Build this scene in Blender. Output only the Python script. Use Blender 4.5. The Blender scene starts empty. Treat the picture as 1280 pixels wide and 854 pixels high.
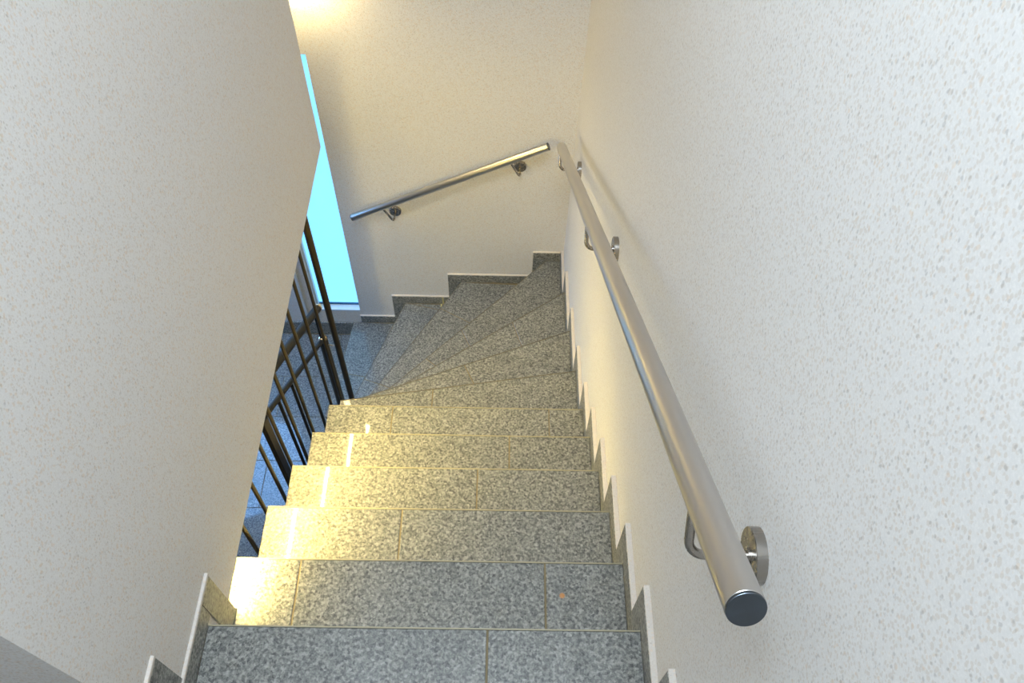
import bpy, bmesh, math, random
from mathutils import Vector, Matrix
random.seed(7)
C = bpy.context.scene.collection
S = bpy.context.scene

# ------------------------------------------------------------------ camera
cam = bpy.data.cameras.new('camera'); co = bpy.data.objects.new('camera', cam); C.objects.link(co); S.camera = co
def look(yaw, pitch, roll):
    cy, sy = math.cos(yaw), math.sin(yaw)
    f = Vector((sy*math.cos(pitch), cy*math.cos(pitch), -math.sin(pitch)))
    r = Vector((cy, -sy, 0)); u = r.cross(f)
    c, s = math.cos(roll), math.sin(roll)
    r2 = c*r + s*u; u2 = -s*r + c*u
    return Matrix((r2, u2, -f)).transposed()
co.matrix_world = Matrix.Translation((0.6451, -0.7262, 1.9938)) @ look(0.0238, 0.96, 0.038).to_4x4()
cam.sensor_width = 36; cam.lens = 1027.9/1280*36; cam.clip_start = 0.02; cam.clip_end = 60

# ------------------------------------------------------------------ world, light, exposure
wd = bpy.data.worlds.new('world'); S.world = wd; wd.use_nodes = True
wd.node_tree.nodes['Background'].inputs[0].default_value = (0.75, 0.87, 1, 1)
wd.node_tree.nodes['Background'].inputs[1].default_value = 0.3
S.view_settings.view_transform = 'Standard'; S.view_settings.look = 'None'
S.view_settings.gamma = 1; S.view_settings.use_curve_mapping = False
S.view_settings.exposure = 0.0
def area(name, loc, target, sx, sy, power, col):
    l = bpy.data.lights.new(name, 'AREA'); l.shape = 'RECTANGLE'; l.size = sx; l.size_y = sy
    l.energy = power; l.color = col
    o = bpy.data.objects.new(name, l); C.objects.link(o); o.location = loc
    o.rotation_euler = (Vector(target)-Vector(loc)).to_track_quat('-Z', 'Y').to_euler()
    return o
area('upper_daylight', (0.38, -0.45, 3.45), (0.38, -0.4501, 0), 0.9, 1.0, 88, (0.72, 0.865, 1.0))
area('lower_blue_fill', (-1.25, 2.18, -1.1), (-0.75, 1.0, -2.1), 0.8, 1.5, 50, (0.16, 0.45, 1.0))  # added fill that turns the lower floor bluer, no window stands here

# ------------------------------------------------------------------ materials
def new_mat(name):
    m = bpy.data.materials.new(name); m.use_nodes = True
    return m, m.node_tree, m.node_tree.nodes['Principled BSDF']
def N(nt, t, **kw):
    n = nt.nodes.new(t)
    for k, v in kw.items(): setattr(n, k, v)
    return n
def lk(nt, a, b): nt.links.new(a, b)
def mixc(nt, fac, a, b):
    n = N(nt, 'ShaderNodeMix', data_type='RGBA')
    if isinstance(fac, (int, float)): n.inputs[0].default_value = fac
    else: lk(nt, fac, n.inputs[0])
    for v, i in ((a, 6), (b, 7)):
        if isinstance(v, tuple): n.inputs[i].default_value = (*v, 1)
        else: lk(nt, v, n.inputs[i])
    return n.outputs[2]
def mth(nt, op, a, b=None, clamp=False):
    n = N(nt, 'ShaderNodeMath', operation=op, use_clamp=clamp)
    for v, i in ((a, 0), (b, 1)):
        if v is None: continue
        if isinstance(v, (int, float)): n.inputs[i].default_value = v
        else: lk(nt, v, n.inputs[i])
    return n.outputs[0]
def ramp(nt, fac, stops):
    n = N(nt, 'ShaderNodeValToRGB'); e = n.color_ramp.elements
    while len(e) < len(stops): e.new(0.5)
    for el, (p, c) in zip(e, stops): el.position = p; el.color = (*c, 1)
    lk(nt, fac, n.inputs[0]); return n.outputs[0]

def plaster(name, base=(0.83, 0.80, 0.77), speck=1.0):
    m, nt, b = new_mat(name)
    pos = N(nt, 'ShaderNodeNewGeometry').outputs['Position']
    col = base
    def specks(scale, pick, size, colr, amt, src, stretch=(1, 1, 0.75)):
        mp = N(nt, 'ShaderNodeMapping'); mp.inputs['Scale'].default_value = stretch; lk(nt, pos, mp.inputs[0])
        nz = N(nt, 'ShaderNodeTexNoise'); nz.inputs['Scale'].default_value = scale*0.9; lk(nt, mp.outputs[0], nz.inputs[0])
        ad = N(nt, 'ShaderNodeVectorMath', operation='MULTIPLY_ADD'); lk(nt, nz.outputs['Color'], ad.inputs[0])
        ad.inputs[1].default_value = (0.9/scale,)*3; lk(nt, mp.outputs[0], ad.inputs[2])
        v = N(nt, 'ShaderNodeTexVoronoi'); v.inputs['Scale'].default_value = scale; lk(nt, ad.outputs[0], v.inputs['Vector'])
        sp = N(nt, 'ShaderNodeSeparateColor'); lk(nt, v.outputs['Color'], sp.inputs[0])
        near = mth(nt, 'MULTIPLY', mth(nt, 'SUBTRACT', size, v.outputs['Distance']), 6.0, True)
        sel = mth(nt, 'GREATER_THAN', sp.outputs[0], pick)
        f = mth(nt, 'MULTIPLY', mth(nt, 'MULTIPLY', near, sel), amt)
        return mixc(nt, f, src, colr)
    g = N(nt, 'ShaderNodeTexNoise'); g.inputs['Scale'].default_value = 420; g.inputs['Detail'].default_value = 2
    lk(nt, pos, g.inputs[0])
    c0 = mixc(nt, mth(nt, 'MULTIPLY', mth(nt, 'SUBTRACT', g.outputs[0], 0.42), 1.6, True), tuple(x*0.9 for x in base), tuple(min(1, x*1.06) for x in base))
    c1 = specks(260, 0.40, 0.55, (0.60, 0.51, 0.42), 0.55*speck, c0)
    c2 = specks(165, 0.72, 0.50, (0.72, 0.54, 0.37), 0.50*speck, c1)
    c3 = specks(190, 0.86, 0.42, (0.26, 0.225, 0.20), 0.42*speck, c2)
    lk(nt, c3, b.inputs['Base Color']); b.inputs['Roughness'].default_value = 0.85
    b.inputs['Specular IOR Level'].default_value = 0.25
    bn = N(nt, 'ShaderNodeTexNoise'); bn.inputs['Scale'].default_value = 260; bn.inputs['Detail'].default_value = 3; lk(nt, pos, bn.inputs[0])
    bp = N(nt, 'ShaderNodeBump'); bp.inputs['Strength'].default_value = 0.12; bp.inputs['Distance'].default_value = 0.0015
    lk(nt, bn.outputs[0], bp.inputs['Height']); lk(nt, bp.outputs[0], b.inputs['Normal'])
    return m

def granite(name, k=1.0, stain=None, coat=0.6):
    m, nt, b = new_mat(name)
    pos = N(nt, 'ShaderNodeNewGeometry').outputs['Position']
    rnd = N(nt, 'ShaderNodeObjectInfo').outputs['Random']
    off = N(nt, 'ShaderNodeCombineXYZ'); o3 = mth(nt, 'MULTIPLY', rnd, 9.0)
    lk(nt, o3, off.inputs[0]); lk(nt, o3, off.inputs[1])
    ad = N(nt, 'ShaderNodeVectorMath', operation='ADD'); lk(nt, pos, ad.inputs[0]); lk(nt, off.outputs[0], ad.inputs[1])
    n1 = N(nt, 'ShaderNodeTexNoise'); n1.inputs['Scale'].default_value = 125; n1.inputs['Detail'].default_value = 3.5
    n1.inputs['Roughness'].default_value = 0.7; lk(nt, ad.outputs[0], n1.inputs[0])
    v = N(nt, 'ShaderNodeTexVoronoi'); v.inputs['Scale'].default_value = 170; lk(nt, ad.outputs[0], v.inputs['Vector'])
    sp = N(nt, 'ShaderNodeSeparateColor'); lk(nt, v.outputs['Color'], sp.inputs[0])
    val = mth(nt, 'ADD', mth(nt, 'MULTIPLY', n1.outputs[0], 0.78), mth(nt, 'MULTIPLY', sp.outputs[0], 0.22))
    col = ramp(nt, val, [(0.30, (0.072*k, 0.072*k, 0.068*k)), (0.42, (0.175*k, 0.174*k, 0.161*k)), (0.53, (0.297*k, 0.292*k, 0.264*k)), (0.70, (0.51*k, 0.50*k, 0.448*k))])
    n2 = N(nt, 'ShaderNodeTexNoise'); n2.inputs['Scale'].default_value = 14; lk(nt, ad.outputs[0], n2.inputs[0])
    shade = mth(nt, 'ADD', mth(nt, 'MULTIPLY', n2.outputs[0], 0.22), mth(nt, 'ADD', mth(nt, 'MULTIPLY', rnd, 0.10), 0.84))
    cc = N(nt, 'ShaderNodeCombineColor')
    for i in range(3): lk(nt, shade, cc.inputs[i])
    mu = N(nt, 'ShaderNodeMix', data_type='RGBA', blend_type='MULTIPLY'); mu.inputs[0].default_value = 1
    lk(nt, col, mu.inputs[6]); lk(nt, cc.outputs[0], mu.inputs[7]); out = mu.outputs[2]
    if stain:
        d = N(nt, 'ShaderNodeVectorMath', operation='DISTANCE'); lk(nt, pos, d.inputs[0]); d.inputs[1].default_value = stain
        f = mth(nt, 'MULTIPLY', mth(nt, 'SUBTRACT', 0.008, d.outputs['Value']), 300, True)
        out = mixc(nt, mth(nt, 'MULTIPLY', f, 0.8), out, (0.55, 0.22, 0.04))
    lk(nt, out, b.inputs['Base Color'])
    b.inputs['Roughness'].default_value = 0.42; b.inputs['Specular IOR Level'].default_value = 0.4
    b.inputs['Coat Weight'].default_value = coat; b.inputs['Coat Roughness'].default_value = 0.045
    return m

def steel(name, col=(0.60, 0.57, 0.54), rough=0.3, radial=False, streak=0.06):
    m, nt, b = new_mat(name)
    tc = N(nt, 'ShaderNodeTexCoord').outputs['Object']
    if radial:
        s = N(nt, 'ShaderNodeSeparateXYZ'); lk(nt, tc, s.inputs[0])
        an = mth(nt, 'ARCTAN2', s.outputs[1], s.outputs[0])
        cx = N(nt, 'ShaderNodeCombineXYZ')
        rr = mth(nt, 'SQRT', mth(nt, 'ADD', mth(nt, 'MULTIPLY', s.outputs[0], s.outputs[0]), mth(nt, 'MULTIPLY', s.outputs[1], s.outputs[1])))
        lk(nt, mth(nt, 'MULTIPLY', rr, 900.0), cx.inputs[0]); lk(nt, an, cx.inputs[1]); vec = cx.outputs[0]; sc = 1.0
        tg = N(nt, 'ShaderNodeTangent', direction_type='RADIAL', axis='Z'); lk(nt, tg.outputs[0], b.inputs['Tangent'])
        b.inputs['Anisotropic'].default_value = 0.85
    else:
        mp = N(nt, 'ShaderNodeMapping'); mp.inputs['Scale'].default_value = (1, 1, 0.04); lk(nt, tc, mp.inputs[0]); vec = mp.outputs[0]; sc = 90
    n = N(nt, 'ShaderNodeTexNoise'); n.inputs['Scale'].default_value = sc; n.inputs['Detail'].default_value = 3; lk(nt, vec, n.inputs[0])
    c = mixc(nt, n.outputs[0], tuple(x*(1-streak) for x in col), tuple(min(1, x*(1+streak)) for x in col))
    lk(nt, c, b.inputs['Base Color'])
    b.inputs['Metallic'].default_value = 1
    lk(nt, mth(nt, 'ADD', mth(nt, 'MULTIPLY', n.outputs[0], 0.05), rough-0.025), b.inputs['Roughness'])
    return m

def plain(name, col, rough=0.6, metal=0.0, emis=None, es=1.0):
    m, nt, b = new_mat(name)
    pos = N(nt, 'ShaderNodeNewGeometry').outputs['Position']
    n = N(nt, 'ShaderNodeTexNoise'); n.inputs['Scale'].default_value = 60; lk(nt, pos, n.inputs[0])
    c = mixc(nt, n.outputs[0], tuple(x*0.94 for x in col), tuple(min(1, x*1.05) for x in col))
    lk(nt, c, b.inputs['Base Color']); b.inputs['Roughness'].default_value = rough; b.inputs['Metallic'].default_value = metal
    if emis:
        b.inputs['Emission Color'].default_value = (*emis, 1); b.inputs['Emission Strength'].default_value = es
    return m

M = dict(
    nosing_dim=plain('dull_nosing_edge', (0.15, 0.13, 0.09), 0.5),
    globe=plain('opal_globe', (1, 0.95, 0.85), 0.4, 0, (1.0, 0.78, 0.33), 66.0),
    nosing=plain('nosing_edge_highlight', (0.33, 0.29, 0.19), 0.4),  # pale tone paints in the light caught by the tread edges
    wall=plaster('speckled_plaster', speck=0.75), bead=plaster('plaster_bead', (0.70, 0.64, 0.58), 0.7),
    ceil=plaster('ceiling_plaster', (0.82, 0.80, 0.77), 0.3),
    granite=granite('grey_granite', 0.68, stain=(0.806, -0.084, 0.0)), skirt=granite('granite_skirting', 0.85, coat=0.2),
    grout=plain('ochre_grout', (0.20, 0.155, 0.085), 0.85), core=plain('grey_concrete', (0.33, 0.32, 0.30), 0.9),
    steel=steel('brushed_steel'), steel_b=steel('brushed_steel_bracket', (0.38, 0.35, 0.315), 0.27, streak=0.04),
    cap=steel('turned_steel_cap', (0.10, 0.115, 0.135), 0.26, radial=True),  # dark bluish reflection of the caps put into the base colour
    dark=steel('dark_steel', (0.105, 0.085, 0.058), 0.42), rail_d=plain('unlit_dark_rail', (0.014, 0.014, 0.017), 0.45),  # rail_d: near black paints in the rails' lack of light
    brass=plain('champagne_metal', (0.80, 0.66, 0.50), 0.3, 0.9),
    frame=plain('white_window_frame', (0.70, 0.74, 0.78), 0.45),
    gasket=plain('blue_gasket', (0.02, 0.10, 0.22), 0.5),
    sealant=plain('yellow_sealant', (0.62, 0.54, 0.22), 0.6),
    glass=plain('frosted_glass', (0.25, 0.6, 0.65), 0.35, 0, (0.28, 0.83, 1.5), 1.0),
    led=plain('led_emitter', (1, 0.9, 0.6), 0.5, 0, (1.0, 0.77, 0.24), 760.0),
    alu=plain('aluminium_profile', (0.7, 0.7, 0.68), 0.4, 0.8),
    bulb=plain('lamp_diffuser', (1, 0.95, 0.8), 0.5, 0, (1.0, 0.80, 0.38), 560.0),
)

M['rail_d'].node_tree.nodes['Principled BSDF'].inputs['Specular IOR Level'].default_value = 0.12

# ------------------------------------------------------------------ mesh helpers
def finish(name, bm, mat, parent=None, smooth=False, loc=None, label=None, kind=None, rot=None):
    me = bpy.data.meshes.new(name)
    bmesh.ops.recalc_face_normals(bm, faces=bm.faces)
    bm.to_mesh(me); bm.free(); me.materials.append(mat)
    o = bpy.data.objects.new(name, me); C.objects.link(o)
    if rot is not None: o.rotation_euler = rot
    if loc is not None: o.location = loc
    if parent:
        o.parent = parent
        pw = Matrix.Translation(world_loc(parent))
        o.matrix_parent_inverse = pw.inverted()
    if smooth:
        for p in me.polygons: p.use_smooth = True
        me.set_sharp_from_angle(angle=math.radians(32))
    if label: o['label'] = label
    if kind: o['kind'] = kind
    return o
def world_loc(o):
    return o.get('_w') and Vector(o['_w']) or Vector((0, 0, 0))
def empty(name, loc, parent=None, label=None, cat=None, kind=None, group=None):
    o = bpy.data.objects.new(name, None); C.objects.link(o); o.empty_display_size = 0.1
    o.location = loc; o['_w'] = tuple(loc)
    if parent:
        o.parent = parent; o.matrix_parent_inverse = Matrix.Translation(world_loc(parent)).inverted()
    if label: o['label'] = label
    if cat: o['category'] = cat
    if kind: o['kind'] = kind
    if group: o['group'] = group
    return o
def add_prism(bm, pts, a0, a1, axis='z'):
    """polygon pts in the plane across axis, from a0 to a1"""
    def v(p, a):
        if axis == 'z': return (p[0], p[1], a)
        if axis == 'x': return (a, p[0], p[1])
        return (p[0], a, p[1])
    lo = [bm.verts.new(v(p, a0)) for p in pts]; hi = [bm.verts.new(v(p, a1)) for p in pts]
    n = len(pts); fs = [bm.faces.new(lo[::-1]), bm.faces.new(hi)]
    for i in range(n): fs.append(bm.faces.new((lo[i], lo[(i+1) % n], hi[(i+1) % n], hi[i])))
    return fs
def box(bm, x0, x1, y0, y1, z0, z1): return add_prism(bm, [(x0, y0), (x1, y0), (x1, y1), (x0, y1)], z0, z1)
def bevel(bm, w, seg=1):
    bmesh.ops.recalc_face_normals(bm, faces=bm.faces)
    bmesh.ops.bevel(bm, geom=list(bm.edges), offset=w, segments=seg, affect='EDGES', clamp_overlap=True)
def boxobj(name, x0, x1, y0, y1, z0, z1, mat, parent=None, bv=0.0, **kw):
    bm = bmesh.new(); box(bm, x0, x1, y0, y1, z0, z1)
    if bv: bevel(bm, bv)
    return finish(name, bm, mat, parent, **kw)
def clip(poly, p, n):
    """keep the part of a polygon where (q-p).n >= 0"""
    out = []
    for i in range(len(poly)):
        a, b = poly[i], poly[(i+1) % len(poly)]
        da = (a[0]-p[0])*n[0]+(a[1]-p[1])*n[1]; db = (b[0]-p[0])*n[0]+(b[1]-p[1])*n[1]
        if da >= 0: out.append(a)
        if da*db < 0:
            t = da/(da-db); out.append((a[0]+t*(b[0]-a[0]), a[1]+t*(b[1]-a[1])))
    return out
def frames(path):
    """parallel frames along a polyline"""
    P = [Vector(p) for p in path]; T = []
    for i in range(len(P)):
        a = P[max(0, i-1)]; b = P[min(len(P)-1, i+1)]; T.append((b-a).normalized())
    up = Vector((0, 0, 1)) if abs(T[0].z) < 0.9 else Vector((0, 1, 0))
    u = (up - T[0]*up.dot(T[0])).normalized(); F = []
    for t in T:
        u = (u - t*u.dot(t)).normalized(); F.append((u, t.cross(u)))
    return P, F
def add_tube(bm, path, r, seg=24, cap=True):
    P, F = frames(path); R = r if isinstance(r, (list, tuple)) else [r]*len(P); rings = []
    for p, (u, w), q in zip(P, F, R):
        rings.append([bm.verts.new(p + u*q*math.cos(2*math.pi*k/seg) + w*q*math.sin(2*math.pi*k/seg)) for k in range(seg)])
    for a, b in zip(rings, rings[1:]):
        for k in range(seg): bm.faces.new((a[k], a[(k+1) % seg], b[(k+1) % seg], b[k]))
    if cap: bm.faces.new(rings[0][::-1]); bm.faces.new(rings[-1])
def rod(name, a, b, r, mat, parent, seg=24, **kw):
    """a straight round bar built along its own Z axis, so brushing follows it"""
    a, b = Vector(a), Vector(b); L = (b-a).length; bm = bmesh.new(); bv = min(0.0012, r*0.25)
    add_tube(bm, [(0, 0, 0), (0, 0, bv), (0, 0, L-bv), (0, 0, L)], [r-bv, r, r, r-bv], seg)
    return finish(name, bm, mat, parent, smooth=True, loc=a, rot=(b-a).to_track_quat('Z', 'Y').to_euler(), **kw)
def disc(name, c, axis, r, th, mat, parent, seg=48, **kw):
    a = Vector(c); ax = Vector(axis).normalized(); bm = bmesh.new(); e = min(0.0009, th*0.12)
    add_tube(bm, [(0, 0, 0), (0, 0, th-e), (0, 0, th)], [r, r, r-e], seg)
    return finish(name, bm, mat, parent, smooth=True, loc=a, rot=ax.to_track_quat('Z', 'Y').to_euler(), **kw)

# ------------------------------------------------------------------ dimensions
RISE, RUN, W, D = 0.1765, 0.2139, 0.96, 2.225
XR = 0.975                      # plaster face of the right wall
WX, WB = 0.022, 0.072           # plaster face and underside of the left wall
Z = {k: -RISE*k for k in range(-4, 5)}
Z.update({5: -0.887, 6: -1.068, 7: -1.249, 8: -1.43, 9: -1.63, 10: -1.833, 11: -2.033, 12: -2.16})
HS, HB, EX, BF = 0.0725, 0.060, 0.0714, 2.213

# ------------------------------------------------------------------ structure
def struct(name, mat, *boxes):
    bm = bmesh.new()
    for b in boxes: box(bm, *b)
    return finish(name, bm, mat, kind='structure')
ZC = 3.6
struct('wall_right', M['wall'], (XR, XR+0.2, -2.7, D+0.2, -2.4, ZC))
OX0, OX1, OZ0, OZ1 = -0.452, -0.195, -1.925, -0.156       # tall window opening in the back wall
struct('wall_back', M['wall'], (OX1, XR, D, D+0.2, -2.4, ZC), (-1.8, OX0, D, D+0.2, -2.4, ZC),
       (OX0, OX1, D, D+0.2, OZ1, ZC), (OX0, OX1, D, D+0.2, -2.4, OZ0))
struct('wall_left', M['wall'], (-0.23, WX, -0.441, 1.412, WB, ZC))
struct('wall_left_base', M['wall'], (-0.23, WX, -0.441, -0.127, -0.3, WB))
struct('wall_side', M['wall'], (-2.0, -1.8, -2.7, D+0.2, -2.4, ZC))
struct('wall_front', M['wall'], (-1.8, XR, -2.9, -2.7, -2.4, ZC))
struct('ceiling', M['ceil'], (-2.0, XR+0.2, -2.9, D+0.2, ZC, ZC+0.15))
struct('floor_upper', M['core'], (-1.8, -0.23, -2.7, 1.412, WB, 0.35))
# slim casing and rib on the wall left of the window
struct('trim_1', M['frame'], (-0.528, -0.512, D-0.012, D, -2.04, 0.3))

# lower floor with its granite tiles
fl = struct('floor', M['grout'], (-1.8, 0.96, -2.7, D, -2.4, Z[12]-0.003))
rows, y = [], 2.205 - 0.0
ys = [2.21, 1.90, 1.625, 1.343, 1.062, 0.78, 0.50, 0.22, -0.06]
for i in range(len(ys)-1):
    xo = -0.637 if i % 2 else -0.337
    for j in range(-3, 2):
        x0, x1 = xo+0.6*(j-1), xo+0.6*j
        x0, x1 = max(x0, -1.79), min(x1, 0.3)
        if x1-x0 < 0.02: continue
        boxobj('floor_tile', x0+0.0015, x1-0.0015, ys[i+1]+0.0015, ys[i]-0.0015, Z[12]-0.02, Z[12], M['granite'], fl, 0.0008)

# ------------------------------------------------------------------ staircase
stair = empty('staircase', (0.48, 0.6, Z[12]), label='grey granite-tiled staircase winding down to the left between the plaster walls', cat='staircase')
nose = {5: ((0, 0.984), (W, 1.147)), 6: ((0.008, 1.09), (W, 1.483)), 7: ((0.004, 1.15), (W, 1.852)),
        8: ((-0.01, 1.256), (0.884, BF)), 9: ((-0.06, 1.394), (0.4135, BF)),
        10: ((-0.18, 1.455), (0.0815, BF)), 11: ((-0.33, 1.56), (-0.246, BF))}
for k in range(-4, 5): nose[k] = ((0, k*RUN), (W, k*RUN))
cut = {-4: [0.4], -3: [0.7], -2: [0.33], -1: [0.628], 0: [0.160, 0.765], 1: [0.377], 2: [0.580], 3: [0.681], 4: [0.242, 0.832], 5: [0.371]}
wcut = {6: [((0.487, 1.28), (0.526, 1.198))], 7: [((0.70, 1.66), (0.745, 1.52))], 8: [((0.448, 1.724), (0.468, 1.68)), ((0.254, 1.572), (0.305, 1.53))],
        9: [((0.392, 1.977), (0.451, 1.943)), ((0.008, 1.532), (0.055, 1.513))],
        10: [((-0.1, 1.682), (-0.028, 1.658)), ((0.188, 2.191), (0.274, 2.17))], 11: [((-0.221, 1.839), (-0.141, 1.825))]}
def back_edge(k, d):
    """nose line of the step above, moved back under it"""
    (ax, ay), (bx, by) = nose[k-1]; L = math.hypot(bx-ax, by-ay); nx, ny = (by-ay)/L, -(bx-ax)/L
    return (ax+nx*d, ay+ny*d), (bx+nx*d, by+ny*d)
def step_poly(k, front=0.0, back=0.03):
    I, O = nose[k]
    if k == -4: bi, bo = (0, -2.69), (W, -2.69)
    else: bi, bo = back_edge(k, back)
    poly = [bi, bo]
    if k == 8: poly = [bi, nose[7][1], (W, BF)]; poly[1] = (W, bo[1])
    poly += [O, I]
    if k == -4: pass
    for p, n in (((W, 0), (-1, 0)), ((0, BF), (0, -1))): poly = clip(poly, p, n)
    if front:
        (ax, ay), (bx, by) = I, O; L = math.hypot(bx-ax, by-ay)
        nx, ny = (by-ay)/L, -(bx-ax)/L
        poly = clip(poly, (ax+nx*front, ay+ny*front), (nx, ny))
    return poly
for k in range(-4, 12):
    I, O = nose[k]
    st = empty('step', ((I[0]+O[0])/2, (I[1]+O[1])/2, Z[k+1]), stair)
    poly = step_poly(k)
    if k < 0: poly = clip(poly, (WX+0.004, 0), (1, 0))
    if k == 0: poly = [(WX+0.004, -RUN-0.03), (W, -RUN-0.03), (W, 0), (0, 0), (0, -0.126), (WX+0.004, -0.126)]
    (ax, ay), (bx, by) = I, O; L = math.hypot(bx-ax, by-ay); nn = ((by-ay)/L, -(bx-ax)/L)
    strip = clip(clip(poly, (ax+nn[0]*0.0032, ay+nn[1]*0.0032), (-nn[0], -nn[1])), (ax, ay), nn)
    if len(strip) > 2:
        bm = bmesh.new(); add_prism(bm, strip, Z[k]-0.02, Z[k]-0.0002); finish('nosing_edge', bm, M['nosing'] if k < 5 else M['nosing_dim'], st, label='edge strip coloured pale ochre like a lit edge' if k < 5 else None)
    poly = clip(poly, (ax+nn[0]*0.0036, ay+nn[1]*0.0036), nn)
    pieces = [poly]
    cuts = [((x, 0), (x, 1)) for x in cut.get(k, [])] + wcut.get(k, [])
    for a, b in cuts:
        d = (b[0]-a[0], b[1]-a[1]); L = math.hypot(*d); n = (-d[1]/L, d[0]/L); nxt = []
        for q in pieces:
            A = clip(q, (a[0]+n[0]*0.002, a[1]+n[1]*0.002), n)
            B = clip(q, (a[0]-n[0]*0.002, a[1]-n[1]*0.002), (-n[0], -n[1]))
            for r in (A, B):
                if len(r) > 2: nxt.append(r)
        pieces = nxt
    for q in pieces:
        bm = bmesh.new(); add_prism(bm, q, Z[k]-0.02, Z[k]); bevel(bm, 0.0014)
        finish('granite_tile', bm, M['granite'], st)
    # mortar bed and body of the step, a little behind the tile nose
    pb = step_poly(k, 0.004, 0.0)
    if k <= 0: pb = clip(pb, (WX+0.004, 0), (1, 0)) if k < 0 else clip(pb, (0.03, 0), (1, 0))
    bm = bmesh.new(); add_prism(bm, pb, Z[k]-0.03, Z[k]-0.0012); finish('mortar_bed', bm, M['grout'], st)
    pb = step_poly(k, 0.03, -0.0)
    if k <= 0: pb = clip(pb, (0.03, 0), (1, 0))
    bm = bmesh.new(); add_prism(bm, pb, max(Z[k]-0.34, -2.16) if k < 11 else -2.16, Z[k]-0.03); finish('step_body', bm, M['core'], st)
    # riser slab below the nose
    (ax, ay), (bx, by) = I, O; L = math.hypot(bx-ax, by-ay); nx, ny = (by-ay)/L, -(bx-ax)/L
    if k < 0: ax = WX+0.008
    q = [(ax+nx*0.014, ay+ny*0.014), (bx+nx*0.014, by+ny*0.014), (bx+nx*0.030, by+ny*0.030), (ax+nx*0.030, ay+ny*0.030)]
    for p, n in (((W, 0), (-1, 0)), ((0, BF), (0, -1))): q = clip(q, p, n)
    bm = bmesh.new(); add_prism(bm, q, Z[k+1]+0.001, Z[k]-0.021); finish('riser_slab', bm, M['skirt'], st)

# ------------------------------------------------------------------ stepped skirtings
def skirt_piece(parent, u0, u1, z0, z1, axis, a0, a1):
    bm = bmesh.new(); add_prism(bm, [(u0, z0), (u1, z0), (u1, z1), (u0, z1)], a0, a1, axis); bevel(bm, 0.0008)
    finish('skirting_tile', bm, M['skirt'], parent)
def bead(parent, u0, u1, z0, z1, axis, a0, a1):
    bm = bmesh.new(); add_prism(bm, [(u0, z0), (u1, z0), (u1, z1), (u0, z1)], a0, a1, axis); bevel(bm, 0.0012)
    finish('plaster_bead', bm, M['bead'], parent)
G = 0.001
br = empty('baseboard_right', (XR, 0.6, 0), kind='structure')
yn = {k: k*RUN for k in range(-5, 5)}; yn.update({5: 1.147, 6: 1.483, 7: 1.852})
for k in range(-4, 9):
    y0 = yn[k-1]; y1 = yn[k]+EX if k < 8 else BF
    if k == -4: y0 = -2.69
    skirt_piece(br, y0+G, y1, Z[k]+G, Z[k]+HS, 'x', W, XR)
    bead(br, y0+(EX if k > -4 else 0), y1+0.003, Z[k]+HS, Z[k]+HS+0.005, 'x', W+0.001, XR)
    if k < 8:
        skirt_piece(br, yn[k]+G, y1, Z[k+1]+HS+G, Z[k]-G, 'x', W, XR)
        bead(br, y1, y1+0.003, Z[k+1]+HS+0.005, Z[k]+HS, 'x', W+0.001, XR)
bb = empty('baseboard_back', (0.3, D, Z[11]), kind='structure')
xn = {8: 0.884, 9: 0.4135, 10: 0.0815, 11: -0.246}
ends = {8: W, 9: 0.884, 10: 0.4135, 11: 0.0815}
for k in (8, 9, 10, 11):
    x1 = ends[k]; x0 = xn[k]-EX if k < 11 else OX1-0.001
    skirt_piece(bb, x0, x1-G, Z[k]+G, Z[k]+HB, 'y', BF, D)
    bead(bb, x0-0.003, x1-(EX if k > 8 else 0), Z[k]+HB, Z[k]+HB+0.005, 'y', BF+0.001, D)
    if k < 11:
        skirt_piece(bb, x0, xn[k]-G, Z[k+1]+HB+G, Z[k]-G, 'y', BF, D)
        bead(bb, x0-0.003, x0, Z[k+1]+HB+0.005, Z[k]+HB, 'y', BF+0.001, D)
x = OX1-0.003
while x > -1.75:
    skirt_piece(bb, max(-1.79, x-0.597), x, Z[12]+G, -2.045, 'y', BF, D); x -= 0.6
bm = bmesh.new(); box(bm, 0.302, 0.308, BF-0.002, BF, Z[10]+0.002, Z[10]+HB); box(bm, 0.290, 0.297, BF-0.05, BF-0.002, Z[10]-0.001, Z[10]+0.001)
finish('sealant_joint', bm, M['sealant'], bb, label='bright yellow sealant joint')
bl = empty('baseboard_left', (WX, -0.3, 0), kind='structure')
for k in (-2, -1):
    y1 = k*RUN+EX+0.013; y0 = -0.43 if k == -2 else -2*RUN+0.001
    z = Z[k]
    skirt_piece(bl, y0, y1 - (0.062 if k == -1 else 0.04) - G, z+G, z+HS, 'x', WX-0.001, WX+0.004)
    skirt_piece(bl, y1-(0.062 if k == -1 else 0.04), y1, (Z[k+1]+HS if k == -2 else Z[0])+G, z+HS, 'x', WX-0.001, WX+0.004)
    bead(bl, y0, y1, z+HS, z+HS+0.010, 'x', WX-0.001, WX+0.007)

# ------------------------------------------------------------------ window
wn = empty('window_1', (-0.32, D, OZ0), kind='structure')
boxobj('glass_pane', OX0, OX1, D+0.045, D+0.055, OZ0+0.012, OZ1, M['glass'], wn, label='frosted cyan glass pane lit by daylight')
boxobj('gasket', OX0, OX1, D+0.036, D+0.045, OZ0+0.005, OZ0+0.015, M['gasket'], wn, label='dark blue rubber gasket')
boxobj('window_sill', OX0, OX1, D-0.004, D+0.06, OZ0-0.012, OZ0+0.004, M['frame'], wn, 0.001)
boxobj('window_frame', OX0, OX0+0.012, D+0.02, D+0.06, OZ0, OZ1, M['frame'], wn, 0.001)

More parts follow.
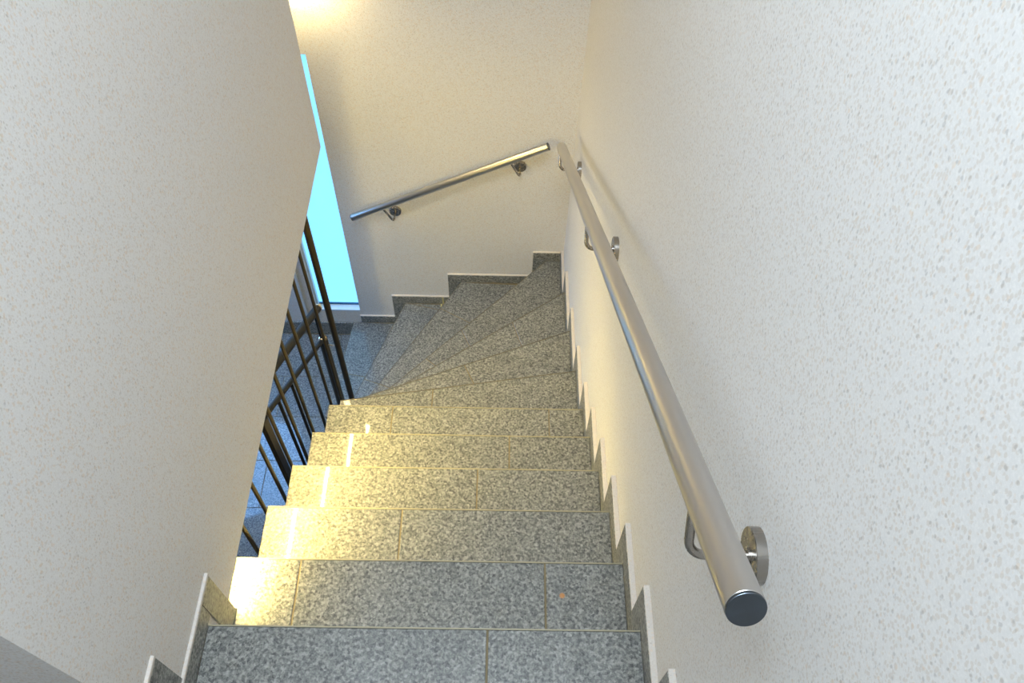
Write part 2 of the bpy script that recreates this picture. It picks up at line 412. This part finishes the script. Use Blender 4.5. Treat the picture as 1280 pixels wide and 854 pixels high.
# ------------------------------------------------------------------ wall handrails
def bracket(parent, top, wallpt, wn_, rr, rodr, th=0.014):
    """rosette on the wall, bent rod out of it and up to the underside of the rail"""
    n = Vector(wn_); wp = Vector(wallpt); tp = Vector(top)
    b = disc('bracket', wp, n, rr, th, M['steel_b'], parent)
    b['_w'] = tuple(wp)
    disc('screw_cap', wp+n*th, n, rr*0.30, 0.003, M['steel_b'], parent, 24)
    base = wp + n*(tp-wp).dot(n); R = 0.022
    out = (base-wp).normalized(); up = (tp-base).normalized(); path = [wp+n*th*0.5, base-out*R]
    for i in range(1, 9):
        a = math.pi/2*i/8; path.append(base-out*R + out*R*math.sin(a) + up*R*(1-math.cos(a)))
    path.append(tp)
    bm = bmesh.new(); add_tube(bm, path, rodr, 16); finish('bracket_arm', bm, M['steel_b'], parent, smooth=True)
def wall_rail(name, a, b, r, label, brs, wn_, cap_a=True):
    a, b = Vector(a), Vector(b); t = (b-a).normalized(); root = empty(name, tuple(a), label=label, cat='handrail')
    rod('rail_tube', a+t*0.003, b-t*0.003, r, M['steel'], root, 64)
    disc('end_cap', a+t*0.004, -t, r-0.0006, 0.004, M['cap'], root, 64, label='turned steel end cap with a dark reflection in its colour')
    disc('end_cap', b-t*0.004, t, r-0.0006, 0.004, M['cap'], root, 64)
    for top, wp, rr, rodr in brs: bracket(root, top, wp, wn_, rr, rodr)
    return root
A, B = Vector((0.891, -0.478, 1.187)), Vector((0.891, 1.987, -0.418))
def rz(y): return A.z + (B.z-A.z)*(y-A.y)/(B.y-A.y)
wall_rail('handrail', A, B, 0.0212, 'long brushed steel handrail descending along the right plaster wall',
          [((0.884, y+0.088*0.546-0.010, rz(y)-0.105+0.088*0.838-0.015), (XR, y, rz(y)-0.105), 0.036, 0.0062) for y in (-0.352, 0.845, 1.900)], (-1, 0, 0))
A2, B2 = Vector((0.847, D-0.08, -0.556)), Vector((-0.113, D-0.08, -1.049))
def rz2(x): return A2.z + (B2.z-A2.z)*(x-A2.x)/(B2.x-A2.x)
wall_rail('handrail', A2, B2, 0.0185, 'short brushed steel handrail sloping down to the left on the back wall beside the window',
          [((x-0.116*0.457+0.006, D-0.08, rz2(x)-0.13+0.116*0.89-0.012), (x, D, rz2(x)-0.13), 0.030, 0.0055) for x in (0.722, 0.095)], (0, -1, 0))

# ------------------------------------------------------------------ floor-to-soffit screen of round bars
sc = empty('bar_screen', (-0.03, 0.66, Z[12]), label='dark vertical round bars standing floor to wall underside beside the steps', cat='railing')
for y in (1.075, 0.953, 0.833, 0.714, 0.595, 0.476, 0.357, 0.238, 0.115): rod('baluster', (-0.03, y, Z[12]), (-0.03, y, WB), 0.0062, M['dark'], sc, 16)
rod('end_post', (-0.03, 1.208, Z[12]), (-0.03, 1.208, WB), 0.0125, M['dark'], sc, 24, label='thicker round post at the lower end')
rod('post_pin', (-0.0795, 1.242, -0.866), (-0.036, 1.212, -0.832), 0.0035, M['brass'], sc, 12)

# ------------------------------------------------------------------ low sloping balustrade behind the screen
lb = empty('low_balustrade', (-0.10, 0.9, Z[12]), label='low sloping tube balustrade with ball-capped post behind the vertical bars', cat='railing')
def hz(y): return -0.677 + (1.291-y)*0.7227
def lz(y): return -0.777 + (1.171-y)*0.7978
rod('handrail_tube', (-0.10, 1.285, hz(1.285)), (-0.10, 0.36, hz(0.36)), 0.0165, M['rail_d'], lb, 32)
disc('end_cap', (-0.10, 1.280, hz(1.280)), (0, 0.81, -0.586), 0.0180, 0.014, M['brass'], lb, 32, label='pale beige end cap')
rod('lower_rail', (-0.10, 1.235, lz(1.235)), (-0.10, 0.45, lz(0.45)), 0.0100, M['rail_d'], lb, 20)
bm = bmesh.new(); bmesh.ops.create_uvsphere(bm, u_segments=24, v_segments=14, radius=0.0145)
finish('post_cap', bm, M['brass'], lb, smooth=True, loc=(-0.10, 1.237, -0.822), label='shiny ball cap')
rod('newel_post', (-0.10, 1.25, Z[12]), (-0.10, 1.25, -0.832), 0.0195, M['dark'], lb, 28)
rod('rail_pin', (-0.10, 1.237, -0.815), (-0.10, 1.237, hz(1.237)-0.012), 0.005, M['rail_d'], lb, 12)
boxobj('flat_post', -0.108, -0.092, 0.532, 0.572, Z[12], lz(0.55)-0.005, M['dark'], lb, 0.001)
for y in (0.828, 0.693): rod('baluster', (-0.10, y, Z[12]), (-0.10, y, lz(y)-0.005), 0.0062, M['rail_d'], lb, 16)

# ------------------------------------------------------------------ LED strip under the left wall
ls = empty('led_strip', (WX-0.010, 0.55, WB), label='warm light strip of small diodes under the left wall edge', cat='light strip')
boxobj('profile', WX-0.013, WX-0.0005, -0.12, 1.20, WB-0.003, WB-0.0005, M['alu'], ls)
boxobj('light_shield', WX-0.0145, WX-0.0132, -0.12, 1.20, WB-0.027, WB-0.0005, M['alu'], ls)  # unseen lip added to keep the strip's light off the low rail
bm = bmesh.new(); n = 0; y = -0.115
while y < 1.19:
    box(bm, WX-0.0105, WX-0.0015, y, y+0.011, WB-0.0045, WB-0.003); y += 0.0167
finish('diodes', bm, M['led'], ls, kind='stuff')

# ------------------------------------------------------------------ small warm wall lamp above the window, just out of view
wl = empty('wall_lamp', (-0.17, D, 0.30), label='small warm lamp washing the back wall above the window', cat='lamp')
boxobj('lamp_body', -0.21, -0.13, D-0.07, D, 0.26, 0.34, M['alu'], wl, 0.003)
boxobj('lamp_diffuser', -0.20, -0.14, D-0.062, D-0.008, 0.256, 0.2595, M['bulb'], wl)

# ------------------------------------------------------------------ warm globe lamp hanging in the stairwell behind the left wall
pl = empty('pendant_lamp', (-0.28, 1.82, 0.50), label='warm opal globe lamp hanging behind the left wall near the window', cat='lamp')
bm = bmesh.new(); bmesh.ops.create_uvsphere(bm, u_segments=32, v_segments=20, radius=0.06)
finish('globe', bm, M['globe'], pl, smooth=True, loc=(-0.28, 1.82, 0.50))
rod('lamp_socket', (-0.28, 1.82, 0.555), (-0.28, 1.82, 0.60), 0.02, M['alu'], pl, 20)
rod('suspension_rod', (-0.28, 1.82, 0.60), (-0.28, 1.82, ZC), 0.004, M['alu'], pl, 12)

for o in bpy.data.objects:
    if '_w' in o: del o['_w']
